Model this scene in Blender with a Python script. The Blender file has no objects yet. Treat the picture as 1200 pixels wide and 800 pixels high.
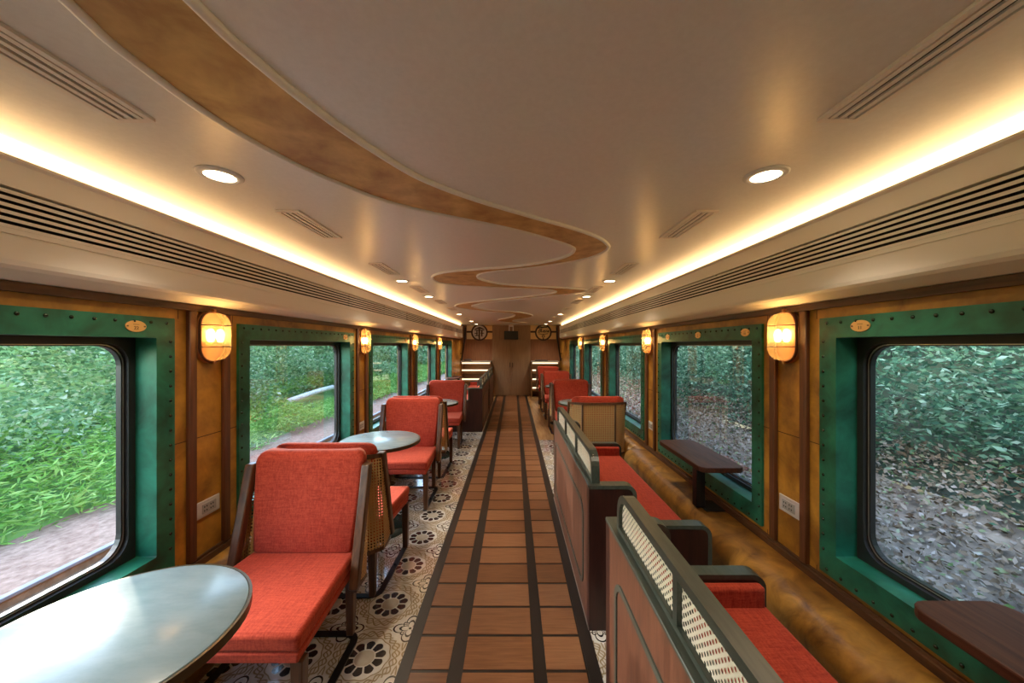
import bpy, bmesh, math, random
from mathutils import Vector, Matrix
random.seed(7)
PI = math.pi
SC = bpy.context.scene
COL = SC.collection

# ------------------------------------------------------------------ materials
class E:
    """tiny node-expression helper"""
    nt = None
    def __init__(self, s): self.s = s
    @staticmethod
    def m(op, *a):
        n = E.nt.nodes.new('ShaderNodeMath'); n.operation = op
        for i, v in enumerate(a):
            if isinstance(v, E): E.nt.links.new(v.s, n.inputs[i])
            else: n.inputs[i].default_value = v
        return E(n.outputs[0])
    def __add__(s, o): return E.m('ADD', s, o)
    def __sub__(s, o): return E.m('SUBTRACT', s, o)
    def __rsub__(s, o): return E.m('SUBTRACT', o, s)
    def __mul__(s, o): return E.m('MULTIPLY', s, o)
    __rmul__ = __mul__; __radd__ = __add__
    def __truediv__(s, o): return E.m('DIVIDE', s, o)
    def lt(s, o): return E.m('LESS_THAN', s, o)
    def gt(s, o): return E.m('GREATER_THAN', s, o)
    def abs(s): return E.m('ABSOLUTE', s)
    def fract(s): return E.m('FRACT', s)
    def sin(s): return E.m('SINE', s)
    def cos(s): return E.m('COSINE', s)
    def mx(s, o): return E.m('MAXIMUM', s, o)

def rgba(c): return (c[0], c[1], c[2], 1)

def new_mat(name):
    m = bpy.data.materials.new(name); m.use_nodes = True
    nt = m.node_tree
    return m, nt, nt.nodes['Principled BSDF']

def noise(nt, scale=5, stretch=(1, 1, 1), detail=4, dist=0.0, rough=.6):
    tc = nt.nodes.new('ShaderNodeTexCoord'); mp = nt.nodes.new('ShaderNodeMapping')
    mp.inputs['Scale'].default_value = stretch
    nz = nt.nodes.new('ShaderNodeTexNoise'); nz.inputs['Scale'].default_value = scale
    nz.inputs['Detail'].default_value = detail; nz.inputs['Distortion'].default_value = dist
    nz.inputs['Roughness'].default_value = rough
    nt.links.new(tc.outputs['Object'], mp.inputs[0]); nt.links.new(mp.outputs[0], nz.inputs['Vector'])
    return nz

def ramp(nt, src, stops):
    r = nt.nodes.new('ShaderNodeValToRGB')
    el = r.color_ramp.elements
    while len(el) < len(stops): el.new(.5)
    for e, (p, c) in zip(el, stops): e.position = p; e.color = rgba(c)
    nt.links.new(src, r.inputs[0])
    return r

def mat(name, c1, c2=None, scale=5, stretch=(1, 1, 1), rough=.5, metal=0, bump=0, bscale=None, dist=0, lo=.35, hi=.65, spec=.5, coat=0):
    m, nt, b = new_mat(name)
    b.inputs['Roughness'].default_value = rough; b.inputs['Metallic'].default_value = metal
    b.inputs['Specular IOR Level'].default_value = spec
    if coat: b.inputs['Coat Weight'].default_value = coat; b.inputs['Coat Roughness'].default_value = .3
    if c2 is None: b.inputs['Base Color'].default_value = rgba(c1)
    else:
        nz = noise(nt, scale, stretch, dist=dist)
        r = ramp(nt, nz.outputs['Fac'], [(lo, c1), (hi, c2)])
        nt.links.new(r.outputs[0], b.inputs['Base Color'])
    if bump:
        nb = noise(nt, bscale or scale * 8, stretch, detail=3)
        bp = nt.nodes.new('ShaderNodeBump'); bp.inputs['Strength'].default_value = bump; bp.inputs['Distance'].default_value = .004
        nt.links.new(nb.outputs['Fac'], bp.inputs['Height']); nt.links.new(bp.outputs[0], b.inputs['Normal'])
    return m

def emit(name, c, strength):
    m, nt, b = new_mat(name)
    b.inputs['Base Color'].default_value = rgba(c)
    b.inputs['Emission Color'].default_value = rgba(c); b.inputs['Emission Strength'].default_value = strength
    return m

M = {}
M['ceiling'] = mat('ceiling_satin', (.80, .785, .71), (.84, .825, .75), scale=60, rough=.34, bump=.05, bscale=300, spec=.6, coat=.35)
M['valance'] = mat('valance_cream', (.86, .80, .71), rough=.55)
M['slot'] = mat('slot_dark', (.02, .015, .012), rough=.8)
M['gold'] = mat('gold_patina', (.20, .082, .011), (.48, .225, .028), scale=5.5, rough=.42, bump=.12, bscale=70, dist=.3, lo=.36, hi=.66)
M['leather'] = mat('ledge_leather', (.13, .052, .010), (.50, .25, .045), scale=6.5, rough=.42, bump=.3, bscale=30, dist=1.2, lo=.3, hi=.7)
M['river'] = mat('river_patina', (.40, .20, .045), (.74, .48, .16), scale=7.0, rough=.45, bump=.05, bscale=60, dist=.3, lo=.32, hi=.7)
M['green'] = mat('green_patina', (.004, .050, .026), (.018, .185, .110), scale=6, rough=.38, bump=.08, bscale=50, dist=.4, lo=.32, hi=.70, metal=.15)
M['seam'] = mat('seam_dark', (.06, .022, .006), rough=.7)
M['batten'] = mat('batten_wood', (.075, .026, .010), (.13, .045, .017), scale=6, stretch=(8, 8, .6), rough=.45)
M['beam'] = mat('beam_wood', (.055, .024, .010), (.12, .05, .018), scale=6, stretch=(8, .6, 8), rough=.5)
M['rubber'] = mat('rubber_black', (.012, .012, .012), rough=.45)
M['black'] = mat('steel_black', (.012, .012, .013), rough=.4, metal=.3)
M['rivet'] = mat('rivet_metal', (.05, .07, .05), rough=.25, metal=.9)
M['lampring'] = mat('lamp_ring_dark', (.09, .030, .012), rough=.4, metal=.3)
M['brass'] = mat('brass_plate', (.75, .48, .19), rough=.35, metal=.7)
M['brassdark'] = mat('brass_engraved', (.16, .08, .02), rough=.6)
M['copper'] = mat('lamp_copper', (.50, .22, .09), rough=.38, metal=.75)
M['walnut'] = mat('chair_walnut', (.055, .022, .010), (.12, .050, .021), scale=5, stretch=(10, 10, .7), rough=.35)
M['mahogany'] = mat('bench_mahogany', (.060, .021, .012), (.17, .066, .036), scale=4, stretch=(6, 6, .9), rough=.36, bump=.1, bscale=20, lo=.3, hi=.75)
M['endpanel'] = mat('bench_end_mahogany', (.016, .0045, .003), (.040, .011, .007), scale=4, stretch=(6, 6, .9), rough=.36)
M['greenblack'] = mat('bench_trim_dark', (.036, .044, .034), (.058, .066, .052), scale=9, stretch=(6, .7, 6), rough=.36, spec=.5)
M['tabledark'] = mat('table_dark_wood', (.040, .014, .009), (.085, .032, .018), scale=5, stretch=(9, .6, 9), rough=.55, spec=.18)
M['tablegrey'] = mat('table_grey_top', (.14, .195, .21), (.175, .23, .245), scale=9, stretch=(1, 2.5, 1), rough=.24, spec=.28)
M['rim'] = mat('table_rim_bronze', (.085, .065, .035), rough=.3, metal=.6)
M['column'] = mat('table_column', (.05, .035, .03), rough=.3, metal=.5)
M['tbase'] = mat('table_base', (.03, .05, .042), rough=.25, metal=.4)
M['plate'] = mat('outlet_plate', (.55, .54, .52), rough=.35, metal=.3)
M['outletgrey'] = mat('outlet_insert', (.32, .31, .29), rough=.5)
M['white'] = mat('white_paint', (.75, .73, .68), rough=.5)
M['cream'] = mat('cream_panel', (.82, .70, .47), rough=.5)
M['creamgold'] = mat('cream_gold_panel', (.80, .54, .22), rough=.5)
M['paper'] = mat('emblem_light', (.62, .60, .58), rough=.5)
M['emblem'] = mat('emblem_brown', (.04, .014, .008), rough=.5)
M['doorwood'] = mat('door_wood', (.27, .16, .088), (.35, .215, .12), scale=5, stretch=(9, 9, .6), rough=.45)
M['panelwood'] = mat('panel_wood', (.18, .075, .035), (.28, .12, .055), scale=5, stretch=(9, 9, .6), rough=.42)
M['counter'] = mat('counter_stone', (.50, .47, .42), rough=.25)
M['shelfwood'] = mat('shelf_wood', (.24, .125, .045), (.33, .175, .07), scale=5, stretch=(.6, 9, 9), rough=.45)
M['lightwood'] = mat('light_wood_floor', (.36, .20, .08), (.47, .28, .12), scale=4, stretch=(7, .6, 1), rough=.25)
M['metal'] = mat('bare_metal', (.55, .52, .48), rough=.3, metal=.9)
M['railsteel'] = mat('rail_steel', (.22, .23, .27), (.28, .29, .33), scale=3, rough=.35, metal=.5)
M['railrust'] = mat('rail_rust', (.20, .12, .07), (.30, .19, .12), scale=9, rough=.8)
M['sleeper'] = mat('sleeper_concrete', (.25, .21, .17), (.34, .29, .24), scale=6, rough=.9)
M['gravel'] = mat('gravel', (.17, .092, .060), (.36, .228, .165), scale=11, rough=.95, bump=1, bscale=20, lo=.3, hi=.7)
M['litter'] = mat('leaf_litter', (.07, .055, .04), (.25, .205, .16), scale=5, stretch=(1, .6, 1), rough=.95, bump=1, bscale=16, dist=.6)
M['bank'] = mat('grass_bank', (.06, .15, .03), (.17, .30, .07), scale=2.4, stretch=(1, .45, 1), rough=.95)
M['soil'] = mat('dark_soil', (.012, .022, .014), (.035, .055, .030), scale=3, rough=1)
M['log'] = mat('pale_log', (.55, .52, .48), (.68, .66, .62), scale=6, rough=.8)
M['led'] = emit('led_strip', (1.0, .70, .36), 2.5)
M['lens'] = emit('downlight_lens', (1.0, .80, .52), 14.0)
M['bulb_and_reflection'] = emit('bulb_glow', (1.0, .82, .5), 5.0)
M['shelfled'] = emit('shelf_led', (1.0, .74, .48), 1.3)

def fabric(name, c1, c2):
    m, nt, b = new_mat(name)
    b.inputs['Roughness'].default_value = .85; b.inputs['Specular IOR Level'].default_value = .25
    b.inputs['Sheen Weight'].default_value = .25; b.inputs['Sheen Roughness'].default_value = .4
    b.inputs['Sheen Tint'].default_value = (1, .45, .3, 1)
    n1 = noise(nt, 15, (1, 9, 9), 2); n2 = noise(nt, 15, (9, 1, 9), 2); n3 = noise(nt, 15, (9, 9, 1), 2)
    mm = nt.nodes.new('ShaderNodeMath'); mm.operation = 'ADD'
    nt.links.new(n1.outputs['Fac'], mm.inputs[0]); nt.links.new(n2.outputs['Fac'], mm.inputs[1])
    m3 = nt.nodes.new('ShaderNodeMath'); m3.operation = 'ADD'; nt.links.new(mm.outputs[0], m3.inputs[0]); nt.links.new(n3.outputs['Fac'], m3.inputs[1])
    h = nt.nodes.new('ShaderNodeMath'); h.operation = 'MULTIPLY'; h.inputs[1].default_value = 1 / 3
    nt.links.new(m3.outputs[0], h.inputs[0])
    r = ramp(nt, h.outputs[0], [(.40, c1), (.60, c2)])
    nt.links.new(r.outputs[0], b.inputs['Base Color'])
    bp = nt.nodes.new('ShaderNodeBump'); bp.inputs['Strength'].default_value = .25; bp.inputs['Distance'].default_value = .002
    nt.links.new(h.outputs[0], bp.inputs['Height']); nt.links.new(bp.outputs[0], b.inputs['Normal'])
    return m
M['red'] = fabric('red_fabric', (.30, .029, .014), (.49, .064, .030))

def cane(name, col, hole, pitch, rad, stagger):
    m, nt, b = new_mat(name); E.nt = nt
    b.inputs['Roughness'].default_value = .5
    b.inputs['Base Color'].default_value = rgba(col)
    uv = nt.nodes.new('ShaderNodeUVMap'); sp = nt.nodes.new('ShaderNodeSeparateXYZ')
    nt.links.new(uv.outputs[0], sp.inputs[0])
    u, v = E(sp.outputs[0]) / pitch, E(sp.outputs[1]) / pitch
    def dots(u, v):
        a = (u.fract() - .5); c = (v.fract() - .5)
        return (a * a * 1.6 + c * c).lt(rad * rad)
    d = dots(u, v)
    if stagger: d = d.mx(dots(u + .5, v + .5))
    tr = nt.nodes.new('ShaderNodeBsdfTransparent'); mx = nt.nodes.new('ShaderNodeMixShader')
    nt.links.new(d.s, mx.inputs[0]); nt.links.new(b.outputs[0], mx.inputs[1]); nt.links.new(tr.outputs[0], mx.inputs[2])
    nt.links.new(mx.outputs[0], nt.nodes['Material Output'].inputs[0])
    return m
M['cane'] = cane('chair_cane', (.52, .31, .12), 0, .018, .37, False)
M['canelight'] = cane('bench_cane', (.80, .70, .54), 0, .023, .27, True)

def glass(name, tint, gl):
    m, nt, b = new_mat(name); nt.nodes.remove(b)
    tr = nt.nodes.new('ShaderNodeBsdfTransparent'); tr.inputs[0].default_value = rgba(tint)
    g = nt.nodes.new('ShaderNodeBsdfGlossy'); g.inputs['Roughness'].default_value = .02
    fr = nt.nodes.new('ShaderNodeFresnel'); fr.inputs[0].default_value = 1.35
    mm = nt.nodes.new('ShaderNodeMath'); mm.operation = 'MULTIPLY'; mm.inputs[1].default_value = gl
    mx = nt.nodes.new('ShaderNodeMixShader')
    nt.links.new(fr.outputs[0], mm.inputs[0]); nt.links.new(mm.outputs[0], mx.inputs[0])
    nt.links.new(tr.outputs[0], mx.inputs[1]); nt.links.new(g.outputs[0], mx.inputs[2])
    nt.links.new(mx.outputs[0], nt.nodes['Material Output'].inputs[0])
    return m
M['pane'] = glass('window_glass', (.95, .97, .97), .35)

def lampglass():
    m, nt, b = new_mat('lamp_amber_glass')
    b.inputs['Base Color'].default_value = (.95, .66, .28, 1); b.inputs['Roughness'].default_value = .25
    tl = nt.nodes.new('ShaderNodeBsdfTranslucent'); tl.inputs[0].default_value = (1, .74, .36, 1)
    tr = nt.nodes.new('ShaderNodeBsdfTransparent'); tr.inputs[0].default_value = (1, .80, .50, 1)
    m1 = nt.nodes.new('ShaderNodeMixShader'); m1.inputs[0].default_value = .90
    m2 = nt.nodes.new('ShaderNodeMixShader'); m2.inputs[0].default_value = .12
    nt.links.new(tl.outputs[0], m1.inputs[1]); nt.links.new(tr.outputs[0], m1.inputs[2])
    nt.links.new(m1.outputs[0], m2.inputs[1]); nt.links.new(b.outputs[0], m2.inputs[2])
    nt.links.new(m2.outputs[0], nt.nodes['Material Output'].inputs[0])
    return m
M['lampglass'] = lampglass()

def plank():
    m, nt, b = new_mat('aisle_plank')
    nz = noise(nt, 5, (1.2, 22, 1), 4, .3)
    g = nt.nodes.new('ShaderNodeNewGeometry')
    mm = nt.nodes.new('ShaderNodeMath'); mm.operation = 'MULTIPLY_ADD'; mm.inputs[1].default_value = .35
    nt.links.new(g.outputs['Random Per Island'], mm.inputs[0]); nt.links.new(nz.outputs['Fac'], mm.inputs[2])
    r = ramp(nt, mm.outputs[0], [(.35, (.125, .050, .019)), (.65, (.20, .084, .034)), (.95, (.27, .125, .056))])
    nt.links.new(r.outputs[0], b.inputs['Base Color']); b.inputs['Roughness'].default_value = .33
    return m
M['plank'] = plank()
M['joint'] = mat('aisle_joint', (.020, .015, .012), rough=.35)

def tile():
    m, nt, b = new_mat('encaustic_tile'); E.nt = nt
    tc = nt.nodes.new('ShaderNodeTexCoord'); sp = nt.nodes.new('ShaderNodeSeparateXYZ')
    nt.links.new(tc.outputs['Object'], sp.inputs[0])
    px, py = .345, .374
    qx, qy = (E(sp.outputs[0]) + .6635) / px, (E(sp.outputs[1]) - 1.78) / py
    def cell(ox):
        a = ((qx + (.5 + ox)).fract() - .5) * px; c = ((qy + (.5 + ox)).fract() - .5) * py
        r = E.m('SQRT', a * a + c * c); t = E.m('ARCTAN2', c, a)
        return a, c, r, t
    a, c, r, t = cell(0)
    f = ((t * (10 / (2 * PI)) + 20.0).fract() - .5).abs() * 2.0          # 0 mid petal .. 1 gap
    gap = (1.0 - f) * r * (PI / 10)
    petal = gap.gt(.0045) * r.gt(.052) * (r + f * f * .020).lt(.101)
    centre = r.lt(.047)
    s10 = (t * 10.0).sin(); c10 = (t * 10.0).cos()
    scroll = (r - .150 - s10 * .017).abs().lt(.0042).mx((r - .150 + s10 * .017).abs().lt(.0042))
    scroll = scroll.mx((r - .122 - c10 * .004).abs().lt(.0028)).mx((r - .184 - c10 * .006).abs().lt(.003))
    scroll = scroll.mx((r - .150 - (t * 20.0).sin() * .006).abs().lt(.003))
    a2, c2, r2, t2 = cell(.5)
    k = (t2 * 2.0).cos().abs()
    orn = (r2 - .030 - k * .058).abs().lt(.0048).mx((r2 - .014 - k * .036).abs().lt(.004))
    orn = orn.mx((r2 - .038 - (t2 * 4.0 + 1.57).sin().abs() * .018).abs().lt(.0035) * r2.lt(.06)).mx(r2.lt(.008))
    scroll = scroll * r2.gt(.095)
    nz = noise(nt, 9, detail=5)
    base = ramp(nt, nz.outputs['Fac'], [(.35, (.56, .53, .46)), (.65, (.74, .71, .64))])
    def mix(fac, A, B):
        n = nt.nodes.new('ShaderNodeMix'); n.data_type = 'RGBA'
        nt.links.new(fac.s, n.inputs['Factor']); nt.links.new(A, n.inputs['A'])
        n.inputs['B'].default_value = rgba(B)
        return n.outputs['Result']
    o = mix((r.gt(.118) * r.lt(.19) * r2.gt(.10)) * .35, base.outputs[0], (.40, .30, .17))
    o = mix(scroll, o, (.30, .225, .125))
    o = mix(centre * .5, o, (.30, .22, .12))
    o = mix(petal.mx(orn), o, (.028, .028, .032))
    nt.links.new(o, b.inputs['Base Color']); b.inputs['Roughness'].default_value = .16
    b.inputs['Coat Weight'].default_value = .8; b.inputs['Coat Roughness'].default_value = .1; b.inputs['Coat IOR'].default_value = 1.8
    b.inputs['Specular IOR Level'].default_value = .55
    return m
M['tile'] = tile()

def leaf(name, cols, trans=.35):
    m, nt, b = new_mat(name); nt.nodes.remove(b)
    g = nt.nodes.new('ShaderNodeNewGeometry')
    r = ramp(nt, g.outputs['Random Per Island'], cols)
    d = nt.nodes.new('ShaderNodeBsdfDiffuse'); tl = nt.nodes.new('ShaderNodeBsdfTranslucent')
    mx = nt.nodes.new('ShaderNodeMixShader'); mx.inputs[0].default_value = trans
    nt.links.new(r.outputs[0], d.inputs[0]); nt.links.new(r.outputs[0], tl.inputs[0])
    nt.links.new(d.outputs[0], mx.inputs[1]); nt.links.new(tl.outputs[0], mx.inputs[2])
    nt.links.new(mx.outputs[0], nt.nodes['Material Output'].inputs[0])
    return m
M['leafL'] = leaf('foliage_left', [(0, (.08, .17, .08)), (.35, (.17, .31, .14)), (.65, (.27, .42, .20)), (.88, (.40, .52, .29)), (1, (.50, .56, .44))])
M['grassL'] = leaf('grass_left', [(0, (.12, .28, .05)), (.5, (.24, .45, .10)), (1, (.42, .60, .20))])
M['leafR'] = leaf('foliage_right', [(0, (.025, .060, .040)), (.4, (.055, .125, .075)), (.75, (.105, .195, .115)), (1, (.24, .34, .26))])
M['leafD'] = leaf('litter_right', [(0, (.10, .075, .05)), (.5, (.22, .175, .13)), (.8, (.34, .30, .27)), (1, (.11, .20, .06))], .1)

# ------------------------------------------------------------------ mesh helpers
class MB:
    def __init__(self): self.bm = bmesh.new(); self.mats = []
    def mi(self, m):
        if m not in self.mats: self.mats.append(m)
        return self.mats.index(m)
    def _new(self, vs, fs, m, smooth=False):
        bv = [self.bm.verts.new(v) for v in vs]; out = []
        for f in fs:
            try: fc = self.bm.faces.new([bv[i] for i in f])
            except ValueError: continue
            fc.material_index = self.mi(m); fc.smooth = smooth; out.append(fc)
        return bv, out
    def box(self, x0, x1, y0, y1, z0, z1, m, bev=0, seg=2):
        x0, x1 = sorted((x0, x1)); y0, y1 = sorted((y0, y1)); z0, z1 = sorted((z0, z1))
        vs = [(x, y, z) for z in (z0, z1) for y in (y0, y1) for x in (x0, x1)]
        return self.hexa([vs[0], vs[1], vs[3], vs[2]], [vs[4], vs[5], vs[7], vs[6]], m, bev, seg)
    def hexa(self, bot, top, m, bev=0, seg=2):
        """bot, top: 4 corners each, same winding"""
        bv, fs = self._new(list(bot) + list(top), [(3, 2, 1, 0), (4, 5, 6, 7), (0, 1, 5, 4), (1, 2, 6, 5), (2, 3, 7, 6), (3, 0, 4, 7)], m)
        bmesh.ops.recalc_face_normals(self.bm, faces=fs)
        if bev:
            es = list({e for f in fs for e in f.edges})
            r = bmesh.ops.bevel(self.bm, geom=es, offset=bev, segments=seg, affect='EDGES', profile=.5)
            for f in r['faces']: f.smooth = True; f.material_index = self.mi(m)
            for f in fs:
                if f.is_valid: f.smooth = True
    def loft(self, loops, m, bev=0, seg=3):
        n = len(loops[0]); vs = [v for l in loops for v in l]; k = len(loops)
        fs = [tuple(range(n))[::-1], tuple(range((k - 1) * n, k * n))] + [(i * n + j, i * n + (j + 1) % n, (i + 1) * n + (j + 1) % n, (i + 1) * n + j) for i in range(k - 1) for j in range(n)]
        bv, fs = self._new(vs, fs, m, True); bmesh.ops.recalc_face_normals(self.bm, faces=fs)
        if bev:
            es = list({e for f in fs for e in f.edges})
            r = bmesh.ops.bevel(self.bm, geom=es, offset=bev, segments=seg, affect='EDGES', profile=.5, clamp_overlap=True)
            for f in r['faces']: f.smooth = True; f.material_index = self.mi(m)
    def prism(self, poly, axis, a0, a1, m, smooth=False, bev=0):
        """poly: 2d points; axis 'x': (y,z), 'y': (x,z), 'z': (x,y)"""
        def p3(p, a):
            return {'x': (a, p[0], p[1]), 'y': (p[0], a, p[1]), 'z': (p[0], p[1], a)}[axis]
        n = len(poly)
        vs = [p3(p, a0) for p in poly] + [p3(p, a1) for p in poly]
        bv, fs = self._new(vs, [tuple(range(n))[::-1], tuple(range(n, 2 * n))] + [(i, (i + 1) % n, n + (i + 1) % n, n + i) for i in range(n)], m)
        bmesh.ops.recalc_face_normals(self.bm, faces=fs)
        if smooth:
            for f in fs[2:]: f.smooth = True
        if bev:
            es = list({e for f in fs[:2] for e in f.edges})
            r = bmesh.ops.bevel(self.bm, geom=es, offset=bev, segments=2, affect='EDGES', profile=.5)
            for f in r['faces']: f.material_index = self.mi(m)
    def ring(self, A, B, axis, a0, a1, m):
        """closed ring between two loops of equal count, extruded"""
        def p3(p, a): return {'x': (a, p[0], p[1]), 'y': (p[0], a, p[1]), 'z': (p[0], p[1], a)}[axis]
        n = len(A)
        vs = [p3(p, a) for a in (a0, a1) for L in (A, B) for p in L]
        fs = []
        for i in range(n):
            j = (i + 1) % n
            fs += [(i, j, n + j, n + i), (2 * n + i, 3 * n + i, 3 * n + j, 2 * n + j), (i, 2 * n + i, 2 * n + j, j), (n + i, n + j, 3 * n + j, 3 * n + i)]
        bv, f = self._new(vs, fs, m); bmesh.ops.recalc_face_normals(self.bm, faces=f)
    def band(self, line, t, axis, a0, a1, m):
        """open polyline thickened inward (to its right) by t, extruded along axis"""
        n = len(line); off = []
        for i in range(n):
            p = Vector(line[i]); d = Vector((0, 0))
            if i > 0: d += (p - Vector(line[i - 1])).normalized()
            if i < n - 1: d += (Vector(line[i + 1]) - p).normalized()
            d.normalize(); nrm = Vector((d.y, -d.x))
            k = 1
            if 0 < i < n - 1:
                e = (p - Vector(line[i - 1])).normalized(); k = 1 / max(.35, nrm.dot(Vector((e.y, -e.x))))
            off.append(tuple(p + nrm * t * k))
        def p3(p, a): return {'x': (a, p[0], p[1]), 'y': (p[0], a, p[1]), 'z': (p[0], p[1], a)}[axis]
        vs = [p3(p, a) for a in (a0, a1) for L in (line, off) for p in L]
        fs = [(0, n, 3 * n, 2 * n), (n - 1, 3 * n - 1, 4 * n - 1, 2 * n - 1)]
        for i in range(n - 1):
            j = i + 1
            fs += [(i, j, n + j, n + i), (2 * n + i, 3 * n + i, 3 * n + j, 2 * n + j), (i, 2 * n + i, 2 * n + j, j), (n + i, n + j, 3 * n + j, 3 * n + i)]
        bv, f = self._new(vs, fs, m); bmesh.ops.recalc_face_normals(self.bm, faces=f)
    def tube(self, pts, r, m, n=8, closed=False):
        pts = [Vector(p) for p in pts]; N = len(pts); vs = []; up = None
        for i in range(N):
            a = pts[i - 1] if (i > 0 or closed) else pts[i]
            b = pts[(i + 1) % N] if (i < N - 1 or closed) else pts[i]
            d = (b - a).normalized()
            if up is None:
                up = Vector((0, 0, 1)) if abs(d.z) < .9 else Vector((1, 0, 0))
            s = d.cross(up)
            if s.length < 1e-4: s = d.cross(Vector((0, 1, 0)))
            s.normalize(); u = s.cross(d).normalized(); up = u
            for k in range(n):
                an = 2 * PI * k / n
                vs.append(pts[i] + s * math.cos(an) * r + u * math.sin(an) * r)
        fs = []
        for i in range(N if closed else N - 1):
            j = (i + 1) % N
            fs += [(i * n + k, i * n + (k + 1) % n, j * n + (k + 1) % n, j * n + k) for k in range(n)]
        if not closed: fs += [tuple(range(n))[::-1], tuple(range((N - 1) * n, N * n))]
        bv, f = self._new(vs, fs, m, True); bmesh.ops.recalc_face_normals(self.bm, faces=f)
    def lathe(self, prof, m, n=40, c=(0, 0), caps=True):
        vs = []; P = len(prof)
        for r, z in prof:
            for k in range(n):
                a = 2 * PI * k / n; vs.append((c[0] + r * math.cos(a), c[1] + r * math.sin(a), z))
        fs = [(i * n + k, i * n + (k + 1) % n, (i + 1) * n + (k + 1) % n, (i + 1) * n + k) for i in range(P - 1) for k in range(n)]
        if caps: fs += [tuple(range(n))[::-1], tuple(range((P - 1) * n, P * n))]
        else: fs += [((P - 1) * n + k, (P - 1) * n + (k + 1) % n, (k + 1) % n, k) for k in range(n)]
        bv, f = self._new(vs, fs, m, False); bmesh.ops.recalc_face_normals(self.bm, faces=f)
        for q in (f[:-2] if caps else f): q.smooth = True
    def uvquad(self, pts, uvs, m, t=.002):
        """thin sheet with metre UVs"""
        uvl = self.bm.loops.layers.uv.verify()
        p = [Vector(q) for q in pts]; nr = (p[1] - p[0]).cross(p[3] - p[0]).normalized() * t
        bv, fs = self._new(p + [q - nr for q in p], [(0, 1, 2, 3), (7, 6, 5, 4), (0, 4, 5, 1), (1, 5, 6, 2), (2, 6, 7, 3), (3, 7, 4, 0)], m)
        for f in fs:
            for l in f.loops:
                i = bv.index(l.vert) % 4; l[uvl].uv = uvs[i]
    def build(self, name, parent=None, loc=None):
        me = bpy.data.meshes.new(name); self.bm.to_mesh(me); self.bm.free()
        for m in self.mats: me.materials.append(M[m])
        o = bpy.data.objects.new(name, me); COL.objects.link(o)
        if parent: o.parent = parent
        if loc: o.location = loc
        return o

def rrect(x0, x1, y0, y1, r, seg=6):
    pts = []
    for cx, cy, a0 in ((x1 - r, y1 - r, 0), (x0 + r, y1 - r, PI / 2), (x0 + r, y0 + r, PI), (x1 - r, y0 + r, 1.5 * PI)):
        for i in range(seg + 1):
            a = a0 + PI / 2 * i / seg; pts.append((cx + r * math.cos(a), cy + r * math.sin(a)))
    return pts

def stadium(w, h, seg=10):
    r = w / 2; pts = []
    for i in range(seg + 1): a = PI * i / seg; pts.append((r * math.cos(a), h / 2 - r + r * math.sin(a)))
    for i in range(seg + 1): a = PI + PI * i / seg; pts.append((r * math.cos(a), -h / 2 + r + r * math.sin(a)))
    return pts

def tag(o, label=None, cat=None, group=None, kind=None):
    if label: o['label'] = label
    if cat: o['category'] = cat
    if group: o['group'] = group
    if kind: o['kind'] = kind
    return o
def empty(name, loc=(0, 0, 0), rz=0):
    o = bpy.data.objects.new(name, None); COL.objects.link(o); o.location = loc; o.rotation_euler = (0, 0, rz)
    o.empty_display_size = .1
    return o
def copy_tree(o, parent=None):
    c = o.copy(); COL.objects.link(c); c.parent = parent
    for ch in o.children: copy_tree(ch, c)
    return c
def struct(o, label, cat): return tag(o, label, cat, kind='structure')
def place(proto, used, loc, rz=0):
    o = proto if not used[0] else copy_tree(proto)
    used[0] = True
    o.location = loc; o.rotation_euler = (0, 0, rz)
    return o
def light(kind, name, parent, loc, energy, color, size=.05, rot=(0, 0, 0), spot=None):
    l = bpy.data.lights.new(name, kind); l.energy = energy; l.color = color
    if kind == 'SUN': l.angle = size
    else: l.shadow_soft_size = size
    if spot: l.spot_size = spot[0]; l.spot_blend = spot[1]
    o = bpy.data.objects.new(name, l); COL.objects.link(o); o.location = loc; o.rotation_euler = rot
    if parent: o.parent = parent
    return o
ORD = ['nearest', 'second', 'third', 'fourth', 'fifth', 'sixth', 'seventh', 'eighth', 'ninth']
SIDE = {-1: 'left', 1: 'right'}

# ------------------------------------------------------------------ dimensions (car centre line x = 0, camera eye at y = 0)
HW = 1.52                      # half width to the wall face
Y0, Y1 = -2.6, 11.22           # rear closing wall, far end wall
WP = [(-.95), .93, 2.81, 4.69, 6.57, 8.45]   # window centres
WH, WIH = .745, .665           # outer / inner half length of a window frame
Z0, Z1, ZI0, ZI1 = .508, 1.677, .607, 1.592

# ------------------------------------------------------------------ floor
b = MB()
AL, AR = -.4755, .4915         # aisle edges
b.box(-1.66, 1.66, Y0 - .1, Y1 + .1, -.12, -.002, 'joint')
b.box(-1.52, AL, Y0, 7.6, -.002, 0, 'tile'); b.box(AR, 1.52, Y0, 5.9, -.002, 0, 'tile')
b.box(-1.52, AL, 7.6, Y1, -.002, 0, 'lightwood'); b.box(AR, 1.52, 5.9, Y1, -.002, 0, 'lightwood')
cols = [(AL + .062, -.2345), (-.1655, .1715), (.2345, .4225)]
y = 1.7086 - .21 * 20
while y < 7.9:
    for x0, x1 in cols: b.box(x0, x1, y + .009, y + .201, -.002, .0008, 'plank')
    y += .21
while y < Y1:
    for x0, x1 in cols: b.box(x0, x1, y + .003, min(Y1, y + .207), -.002, .0008, 'plank')
    y += .21
b.box(AL, AL + .06, Y0, Y1, -.002, .0005, 'joint'); b.box(AR - .06, AR, Y0, 7.9, -.002, .0005, 'joint')
struct(b.build('floor'), 'railcar floor with a brown plank aisle between flowered tiles', 'floor')

# ------------------------------------------------------------------ walls, battens, ledges
n_trim = [0]
def trim(b, label, cat='trim', **k):
    n_trim[0] += 1
    o = b.build('trim_%d' % n_trim[0], **k); struct(o, label, cat); return o

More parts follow.
